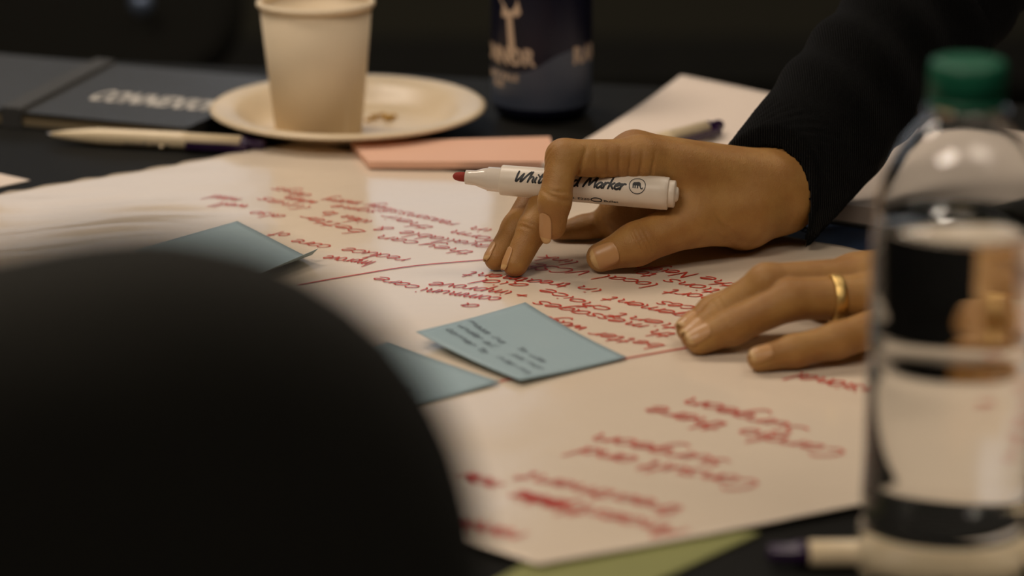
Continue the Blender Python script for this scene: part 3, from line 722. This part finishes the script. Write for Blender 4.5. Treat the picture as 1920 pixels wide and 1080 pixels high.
# right hand, holding the marker
RI = [(1200, 300, 1.2605), (1058, 295, 1.2465), (1040, 378, 1.2335), (1036, 424, 1.2345)]
RM = [(1190, 290, 1.280), (1035, 352, 1.266), (1000, 428, 1.2475), (966, 496, 1.2365)]
RR = [(1195, 292, 1.300), (1010, 362, 1.281), (968, 428, 1.263), (930, 485.5, 1.2475)]
RP = [(1235, 396, 1.316), (1150, 418, 1.313), (1096, 431, 1.310), (1056, 438, 1.308)]
RT = [(1392, 402, 1.276), (1297, 414, 1.2595), (1192, 458, 1.2455), (1127, 482, 1.2445)]
rI = finger(RI, [.0110, .0093, .0082, .0070], WS); rM = finger(RM, [.0110, .0092, .0080, .0066], WS); rR = finger(RR, [.0105, .0088, .0076, .0062], WS); rP = finger(RP, [.0105, .0088, .0080, .0070], WS)
rT = finger(RT, [.0175, .0132, .0107, .0078], WS)
WR = WS(1462, 364, 1.297); WR2 = WS(1455, 360, 1.315); ELB = np.array([.302, 1.44, T+.172])
def seg(a, b, ra, rb): return (np.asarray(a), np.asarray(b), ra, rb)
rPalm = [seg(WS(1200, 298, 1.2615), WS(1430, 345, 1.288), .0122, .0165), seg(WS(1190, 288, 1.281), WS(1440, 345, 1.300), .0122, .0165),
         seg(WS(1195, 292, 1.300), WS(1445, 350, 1.312), .0118, .0165), seg(WS(1215, 310, 1.318), WS(1440, 362, 1.322), .0105, .015),
         seg(WS(1305, 398, 1.268), WS(1275, 325, 1.270), .0115, .0105), seg(WS(1390, 407, 1.290), WS(1300, 385, 1.295), .017, .014),
         seg(WS(1400, 394, 1.316), WS(1240, 372, 1.318), .016, .013), seg(WS(1360, 414, 1.304), WS(1170, 410, 1.306), .0125, .0105), seg(WS(1230, 330, 1.302), WS(1165, 400, 1.306), .013, .012),
         seg(WS(1412, 374, 1.290), WR, .0200, .0198), seg(WS(1425, 366, 1.312), WR2, .0185, .0188), seg(WR, ELB, .0198, .033), seg(WR2, ELB, .0188, .033)]
def P_(px, py, y): return WS(px, py, y)
CR_ = []
for x, y0_, lean in ((1118, 300, .05), (1140, 303, .0), (1160, 304, -.05), (1180, 306, -.1), (1201, 308, -.12), (1222, 312, -.2)):
    CR_.append((P_(x, y0_+8, 1.2495), unit((1, 0, lean)), .010, .0008, .00075))
n1 = unit(WS(*RI[2])-WS(*RI[1]))
for t, a in ((-.06, .0005), (.02, .0006), (.10, .0005)): CR_.append((WS(1030, 284+t*300, 1.243), unit(np.array(n1)+(.6, 0, 0.5)), .008, .0006, a))
CR_.append((WS(1046, 372, 1.226), unit((.35, 0, 1)), .010, .0009, .0009)); CR_.append((WS(1050, 362, 1.226), unit((.15, 0, 1)), .008, .0007, .0006))
CR_.append((WS(1086, 318, 1.2400), unit((1, 0, -.35)), .012, .0012, .0014))
tn = unit(WS(*RT[2])-WS(*RT[3]))
for t, a in ((0, .0007), (.0022, .0005), (-.0026, .0006), (.0046, .0004)): CR_.append((WS(1196, 447, 1.2355)+tn*t, unit(tn+np.array([0, 0, .15])), .009, .0006, a))
for x, y_, l in ((1375, 440, .8), (1390, 450, .9), (1365, 455, 1.0)): CR_.append((WS(x, y_, 1.258), unit((1, 0, l)), .022, .0008, .0005))
mm = unit(WS(*RM[3])-WS(*RM[2]))
CR_.append((WS(990, 428, 1.240), mm, .008, .0008, .0006)); CR_.append((WS(994, 420, 1.241), mm, .007, .0006, .0004))
fR = hand_sdf([rI, rM, rR, rP], rPalm, .010, rT, .011, CR_)
# left hand with the gold ring
LR = [(1660, 557, .026), (1482, 562, .0275), (1374, 613, .0155), (1312, 638, .0102)]
LM = [(1640, 523, .031), (1437, 530, .033), (1352, 592, .0165), (1302, 630, .0100)]
LI = [(1610, 523, .027), (1420, 547, .024), (1338, 586, .0145), (1292, 617, .0098)]
LP = [(1690, 600, .0205), (1570, 638, .0150), (1490, 658, .0118), (1425, 673, .0094)]
LT = [(1750, 562, .022), (1665, 549, .0165), (1590, 555, .0135), (1535, 562, .0115)]
lR = finger(LR, [.0110, .0096, .0083, .0068], G); lM = finger(LM, [.0112, .0090, .0082, .0066], G); lI = finger(LI, [.0108, .0090, .0080, .0064], G); lP = finger(LP, [.0100, .0082, .0074, .0060], G); lT = finger(LT, [.014, .0110, .0095, .0078], G)
LW = G(1800, 558, .027); LW2 = LW+np.array([-.002, .019, -.001]); LELB = np.array([.43, .97, T+.115])
lPalm = [seg(G(1605, 523, .027), LW2, .0118, .018), seg(G(1622, 521, .031), LW2, .0118, .019), seg(G(1655, 554, .026), LW, .0115, .018), seg(G(1690, 600, .0205), LW, .0105, .017),
         seg(G(1760, 585, .024), LW, .018, .0215), seg(LW, LELB, .0225, .033), seg(LW2, LELB, .0215, .033)]
lc_ = []
for Lx in (LR, LM):
    nn_ = unit(G(*Lx[2])-G(*Lx[1]))
    for t in (-.0016, .0016): lc_.append((G(*Lx[2])+np.array([-.002, -.004, .007])+nn_*t, nn_, .007, .0006, .0004))
fL = hand_sdf([lR, lM, lI, lP], lPalm, .010, lT, .010, lc_)
WM = (WR+WR2)/2; CUT_R = unit(ELB-WM); CUT_L = unit(LELB-LW)
def clipf(f, c, n, L): return lambda P: np.maximum(f(P), (P-c)@n-L)
def bbox(segs, m):
    A = np.array([p for s in segs for p in s[:2]]); return A.min(0)-m, A.max(0)+m
lo, hi = bbox(rI+rM+rR+rP+rT, .03); hi = np.maximum(hi, WR+.085); 
VR, FR = surface(clipf(fR, WR, CUT_R, .06), lo, hi, .00075); VR = relax(VR, FR, 1, .35)
lo, hi = bbox(lR+lM+lI+lP+lT, .03); hi = np.maximum(hi, LW+.07); lo = np.minimum(lo, LW-.05)
VL, FL = surface(clipf(fL, LW, CUT_L, .05), lo, hi, .0009); VL = relax(VL, FL, 2, .4)
# arms, torso, neck, head: shoulders above the table's right end, leaning over it
SR, SL = np.array([.545, 1.40, T+.36]), np.array([.545, 1.06, T+.36])
PEL = np.array([.98, 1.23, T+.13]); CH_ = np.array([.66, 1.23, T+.33]); NK = np.array([.52, 1.23, T+.45]); HD = np.array([.43, 1.23, T+.56])
fdir = unit((-.75, 0, -.66)); udir = unit((-.66, 0, .75)); RH = np.stack([fdir, (0, 1, 0), udir], 1)
def head_sdf(P):
    d = ellip(P, HD, (.098, .074, .118), RH)
    H = lambda f, s, u: HD+fdir*f+np.array([0, 1, 0])*s+udir*u
    d = smin(d, ellip(P, H(.030, 0, -.075), (.058, .050, .050), RH), .03)          # jaw
    d = smin(d, rcone(P, H(.092, 0, .010), H(.112, 0, -.032), .007, .012), .012)    # nose
    d = smin(d, rcone(P, H(.086, -.035, .022), H(.086, .035, .022), .010, .010), .015)   # brow
    for s in (-1, 1):
        d = np.maximum(d, -(np.linalg.norm(P-H(.098, s*.031, .000), axis=1)-.013))
        d = smin(d, ellip(P, H(-.005, s*.076, -.010), (.020, .008, .032), RH), .004)
        d = smin(d, rcone(P, H(.082, s*.012, -.062), H(.086, 0, -.060), .006, .007), .006)
    return smin(d, rcone(P, NK, HD-fdir*.02-udir*.05, .054, .052), .03)
def under(P):
    d = smin(rcone(P, NK, CH_, .050, .07), rcone(P, SR, SL, .045, .045), .04)
    for s_ in (-1, 1): d = smin(d, rcone(P, CH_+(-.01, s_*.07, 0), PEL+(0, s_*.055, 0), .085, .095), .05)
    for w_, e_, h_ in ((WR, ELB, SR), (LW, LELB, SL)):
        c_ = unit(e_-w_); d = smin(d, smin(rcone(P, w_+c_*.035, e_, .0205, .033), rcone(P, e_, h_, .033, .045), .02), .02)
    return smin(d, head_sdf(P), .03)
VH, FH = surface(under, (.13, .88, T-.02), (1.12, 1.53, T+.74), .005); VH = relax(VH, FH, 1)
V, F = joinm([(VR, FR), (VL, FL), (VH, FH)])
person = link('person', V, F, M['skin'], None, True)
tag(person, 'person in black sweater leaning over the table with both hands on the sheet', 'person')
# sweater
def folds(P, d, amp=.003):
    return d+amp*(np.sin(P[:, 0]*60+P[:, 2]*85+1.5*np.sin(P[:, 1]*30))*.6+np.sin(P[:, 2]*140-P[:, 0]*90)*.4)
WS_ = WM+np.array([0, 0, .005])
def arm_r(P):
    ce = WR*.86+ELB*.14-np.array([0, 0, .001])
    d = rcone(P, WS_-CUT_R*.012, ELB, .0345, .047); d = smin(d, rcone(P, ELB, SR, .047, .062), .03)
    q = (P-WM)@CUT_R
    d = d+np.where(q > .03, (.0014*np.sin(q*170+P[:, 0]*45)+.0010*np.sin(q*90-P[:, 2]*70))*np.clip((q-.03)/.04, 0, 1), 0)+.0004*np.sin(np.arctan2((P-WM)[:, 1], (P-WM)[:, 2])*60)*(q < .03)
    return d
def cuts(P, d):
    d = np.maximum(d, -(rcone(P, WM-CUT_R*.08, WM+CUT_R*.06, .0308, .0298)))
    d = np.maximum(d, T+.0042-P[:, 2]-10*(P[:, 0] > .60))                                    # cloth lies on the table
    return np.maximum(d, -(rcone(P, LW+(LW2-LW)*.5-CUT_L*.08, LW+(LW2-LW)*.5+CUT_L*.055, .0335, .0315)))
def arm_l(P):
    d = rcone(P, LW+(LW2-LW)*.5+CUT_L*.006, LELB, .0365, .046); return smin(d, rcone(P, LELB, SL, .046, .062), .03)
def torso(P):
    d = None
    for s in (-1, 1):
        q = rcone(P, CH_+(-.02, s*.075, .0), PEL+(0, s*.06, 0), .105, .115); d = q if d is None else smin(d, q, .08)
    d = smin(d, rcone(P, SR, SL, .060, .060), .05); d = smin(d, rcone(P, NK, CH_, .060, .10), .05)
    d = np.maximum(d, -(rcone(P, NK+unit(NK-CH_)*.05, NK+unit(NK-CH_)*.3, .058, .10)))
    return d
def sweater(P): return folds(P, smin(smin(torso(P), arm_r(P), .03), arm_l(P), .03), .0025)
mid = WR+CUT_R*.15
lo = np.minimum(WR, mid)-.06; hi = np.maximum(WR, mid)+.06
CN = unit(CUT_R+np.array([.05, .60, -.80]))
VS1, FS1 = surface(lambda P: np.maximum(np.maximum(cuts(P, arm_r(P)), (P-WR)@CUT_R-.155), -.017-(P-WS_)@CN), lo, hi, .0016); VS1 = relax(VS1, FS1, 1)
lo = np.array([.16, .86, T-.12]); hi = np.array([1.16, 1.56, T+.56])
LM_ = (LW+LW2)/2
VS3, FS3 = surface(lambda P: np.maximum(np.maximum(cuts(P, arm_l(P)), (P-LM_)@CUT_L-.105), -.012-(P-LM_)@CUT_L), np.minimum(LM_, LM_+CUT_L*.1)-.06, np.maximum(LM_, LM_+CUT_L*.1)+.06, .0017); VS3 = relax(VS3, FS3, 1)
def rest(P):
    d = cuts(P, sweater(P)); far_ = np.linalg.norm(P-WR, axis=1)
    q = (P-WR)@CUT_R
    d = np.where((far_ < .2) & (q < .145), np.maximum(d, .145-q), d)
    ql = (P-LM_)@CUT_L
    return np.where((np.linalg.norm(P-LM_, axis=1) < .15) & (ql < .095), np.maximum(d, .095-ql), d)
VS2, FS2 = surface(rest, lo, hi, .006); VS2 = relax(VS2, FS2, 1)
V, F = joinm([(VS1, FS1), (VS3, FS3), (VS2, FS2)]); link('sweater', V, F, M['sweater'], person)
# trousers and shoes
def legs(P):
    d = None
    for s in (-1, 1):
        hip = PEL+(.0, s*.085, -.03); kn = np.array([.93, 1.23+s*.10, .48]); an = np.array([1.0, 1.23+s*.10, .10])
        q = smin(rcone(P, hip, kn, .100, .066), rcone(P, kn, an, .066, .050), .03); d = q if d is None else smin(d, q, .02)
    return smin(d, rcone(P, PEL+(0, .06, -.02), PEL+(0, -.06, -.02), .125, .125), .05)
VT, FT = surface(legs, (.78, .98, .04), (1.2, 1.48, T+.28), .008); VT = relax(VT, FT, 1); link('trousers', VT, FT, M['trousers'], person)
for s in (-1, 1):
    c = np.array([1.0, 1.23+s*.10, 0])
    def shoe(P, c=c):
        d = smin(rcone(P, c+(.02, 0, .045), c+(-.16, 0, .032), .042, .030), rcone(P, c+(.0, 0, .05), c+(0, 0, .09), .040, .045), .02); return np.maximum(d, .001-P[:, 2])
    VX, FX = surface(shoe, c+(-.22, -.07, -.02), c+(.08, .07, .14), .006); link('shoe', VX, FX, M['black_plastic'], person)
def hair(P):
    d = ellip(P, HD+udir*.014-fdir*.012, (.104, .083, .122), RH)
    q = P-HD
    return np.maximum(d, np.minimum(q@fdir*1.0-(q@udir)*.55-.022, 1))
VX, FX = surface(hair, HD-.16, HD+.16, .005); VX = relax(VX, FX, 1); link('hair', VX, FX, M['hair'], person)
for s in (-1, 1):
    c = HD+fdir*.084+np.array([0, s*.031, 0])
    V, F = lathe([(.0115*math.sin(a), .0115*math.cos(a)) for a in np.linspace(.02, math.pi-.02, 14)], 20); e = link('eye', np.array(V)+c, F, M['eye'], person)
    V, F = lathe([(.0055*math.sin(a), .0055*math.cos(a)) for a in np.linspace(.02, math.pi-.02, 10)], 16); link('iris', np.array(V)+c+fdir*.0072, F, M['iris'], e)
# fingernails laid onto the fingertip surfaces
def nail(f, base, tip, dorsal, w, L, start, over=.0012):
    a = unit(np.asarray(tip)-np.asarray(base)); dn = np.asarray(dorsal, float); dn = unit(dn-a*(dn@a)); sd = np.cross(a, dn)
    nu, nv = 13, 17; pts = []
    for j in range(nv):
        v = j/(nv-1)
        for i in range(nu):
            u = i/(nu-1)*2-1
            shape = min(1, (1-abs(2*v-1)**4.5)**.30 if v < .5 else (1-(max(0, v-.55)/.46)**3.2)**.5) if v < 1 else .12
            shape = max(shape, .30)
            ww = w*(.92+.08*v)*shape
            pts.append(np.asarray(tip)+a*(start+v*L)+sd*u*ww)
    Pq = np.array(pts)+dn*.016
    for _ in range(60):
        d = f(Pq); Pq = Pq-dn*np.clip(d, -.001, .002)[:, None]*.7
    # keep the plate smooth past the fingertip: limit how far it drops
    D = (Pq-np.asarray(tip))@dn; D = D.reshape(nv, nu)
    jm = int(nv*.62); ref = D[jm]
    for j in range(jm+1, nv): D[j] = np.maximum(D[j], ref-(j-jm)*(.00016))
    ce = D[:, nu//2][:, None]; D = np.maximum(D, ce-w*.55)
    Pq = np.array(pts); Pq = Pq-((Pq-np.asarray(tip))@dn)[:, None]*dn+dn*(D.reshape(-1)+.00025)[:, None]
    Fq = [(j*nu+i, j*nu+i+1, (j+1)*nu+i+1, (j+1)*nu+i) for j in range(nv-1) for i in range(nu-1)]
    o = link('fingernail', Pq, Fq, M['nail'], person); o.data.materials.append(M['nail_tip'])
    for k, p in enumerate(o.data.polygons): p.material_index = 1 if k//(nu-1) >= nv-1-3 else 0
    md = o.modifiers.new('thick', 'SOLIDIFY'); md.thickness = .0005; md.offset = 0
nail(fR, WS(*RI[2]), WS(*RI[3]), (-.60, -.80, .05), .0040, .0170, -.0090)
nail(fR, WS(*RM[2]), WS(*RM[3]), (-.90, -.22, .45), .0042, .0125, -.0065)
nail(fR, WS(*RR[2]), WS(*RR[3]), (-.85, -.28, .50), .0040, .0115, -.0063)
nail(fR, WS(*RT[2]), WS(*RT[3]), (-.05, -.93, .30), .0064, .0150, -.0095)
nail(fL, G(*LR[2]), G(*LR[3]), (-.35, -.55, .75), .0050, .0120, -.0055)
nail(fL, G(*LM[2]), G(*LM[3]), (-.45, -.25, .85), .0048, .0115, -.0055)
nail(fL, G(*LI[2]), G(*LI[3]), (-.45, -.15, .88), .0046, .0110, -.0055)
nail(fL, G(*LP[2]), G(*LP[3]), (-.15, -.65, .75), .0042, .0105, -.0050)
# gold ring
a_, b_ = G(*LR[0]), G(*LR[1]); rc = b_+(a_-b_)*.47; ra = unit(a_-b_)
u_ = unit(np.cross(ra, (0, 0, 1))); v_ = np.cross(ra, u_); V = []; nR = 64
ring_prof = [(.01065, -.0030), (.0114, -.0026), (.0117, 0), (.0114, .0026), (.01065, .0030), (.0103, .0024), (.0102, 0), (.0103, -.0024)]
for i in range(nR):
    t = 2*math.pi*i/nR
    for r, z in ring_prof: V.append(rc+ra*z+r*(u_*math.cos(t)+v_*math.sin(t)))
m8 = len(ring_prof); F = [(i*m8+k, ((i+1) % nR)*m8+k, ((i+1) % nR)*m8+(k+1) % m8, i*m8+(k+1) % m8) for i in range(nR) for k in range(m8)]
o = link('finger_ring', V, F, M['gold'], person); o['label'] = 'gold band on the ring finger'

# ------------------------------------------------------------------ chairs
def make_chair():
    r = empty('office_chair', (0, 0, 0))                # faces +y, backrest at y=0
    def back(P):
        # shell curved in plan, crowned top, big rounded corners
        x, y, z = P.T; yy_ = y-.55*x*x*1.1
        zc, hz, hx = .755, .225, .215
        q = np.stack([np.abs(x)-hx+.095, np.abs(z-zc)-hz+.095], 1)
        d2 = np.linalg.norm(np.maximum(q, 0), axis=1)+np.minimum(q.max(1), 0)-.095
        q2 = np.stack([d2+.022, np.abs(yy_)-.026+.022], 1)
        return np.linalg.norm(np.maximum(q2, 0), axis=1)+np.minimum(q2.max(1), 0)-.022
    V, F = surface(back, (-.25, -.06, .50), (.25, .09, 1.01), .007); V = relax(V, F, 1); link('backrest', V, F, M['fabric'], r)
    def seat(P):
        x, y, z = P.T; q = np.stack([np.abs(x)-.13, np.abs(y-.26)-.13], 1)
        d2 = np.linalg.norm(np.maximum(q, 0), axis=1)+np.minimum(q.max(1), 0)-.10
        q2 = np.stack([d2+.025, np.abs(z-.45)-.035+.025], 1); return np.linalg.norm(np.maximum(q2, 0), axis=1)+np.minimum(q2.max(1), 0)-.025
    V, F = surface(seat, (-.26, .0, .39), (.26, .52, .51), .008); V = relax(V, F, 1); link('seat', V, F, M['fabric'], r)
    V, F = tube([(0, .24, .40), (0, .06, .40), (0, -.03, .44), (0, -.045, .55), (0, -.02, .68)], .016); link('back_support', V, F, M['black_plastic'], r)
    V, F = lathe([(.028, .10), (.028, .26), (.016, .265), (.016, .415)], 24); link('gas_column', np.array(V)+(0, .26, 0), F, M['black_metal'], r)
    for k in range(5):
        a = 2*math.pi*k/5+.3; c, s = math.cos(a), math.sin(a)
        V, F = tube([(0, .26, .11), (.15*c, .26+.15*s, .095), (.27*c, .26+.27*s, .075)], [.022, .018, .013]); lg = link('base_leg', V, F, M['black_plastic'], r)
        V, F = lathe([(.010, -.011), (.026, -.010), (.0275, 0), (.026, .010), (.010, .011)], 20); V = np.array(V)[:, [2, 0, 1]]; V = V@np.array([[c, s, 0], [-s, c, 0], [0, 0, 1]])
        link('caster', V+(.27*c, .26+.27*s, .0275), F, M['black_plastic'], lg)
    return r
ch1 = make_chair()
tag(ch1, 'black fabric office chair with rounded backrest in front of the white sheet', 'chair', 'black office chairs')
ch2 = copy_tree(ch1)
CA = math.radians(29)
ch1.rotation_euler = (0, 0, CA)
e_r = np.array([-.0108, .515]); c_, s_ = math.cos(CA), math.sin(CA)
off = np.array([.215*c_-.030*s_, .215*s_+.030*c_]); ch1.location = (e_r[0]-off[0], e_r[1]-off[1], 0)
ch1.scale = (1, 1, 1.0092)
ch2.location = (-.50, 2.62, 0); ch2.rotation_euler = (0, 0, math.pi)
tag(ch2, 'black fabric office chair on the far side of the table beyond the closed notebook', 'chair', 'black office chairs')
kp = W(265, 8, 2.55); V, F = lathe([(.004, -.006), (.010, -.004), (.012, 0), (.010, .004), (.004, .006)], 20)
kb = link('tension_knob', np.array(V)[:, [0, 2, 1]], F, M['bluegrey'], ch2); kb.matrix_parent_inverse = Matrix(); kb.location = Matrix.Rotation(math.pi, 4, 'Z').inverted() @ (Vector(kp)-Vector((-.50, 2.62, 0)))
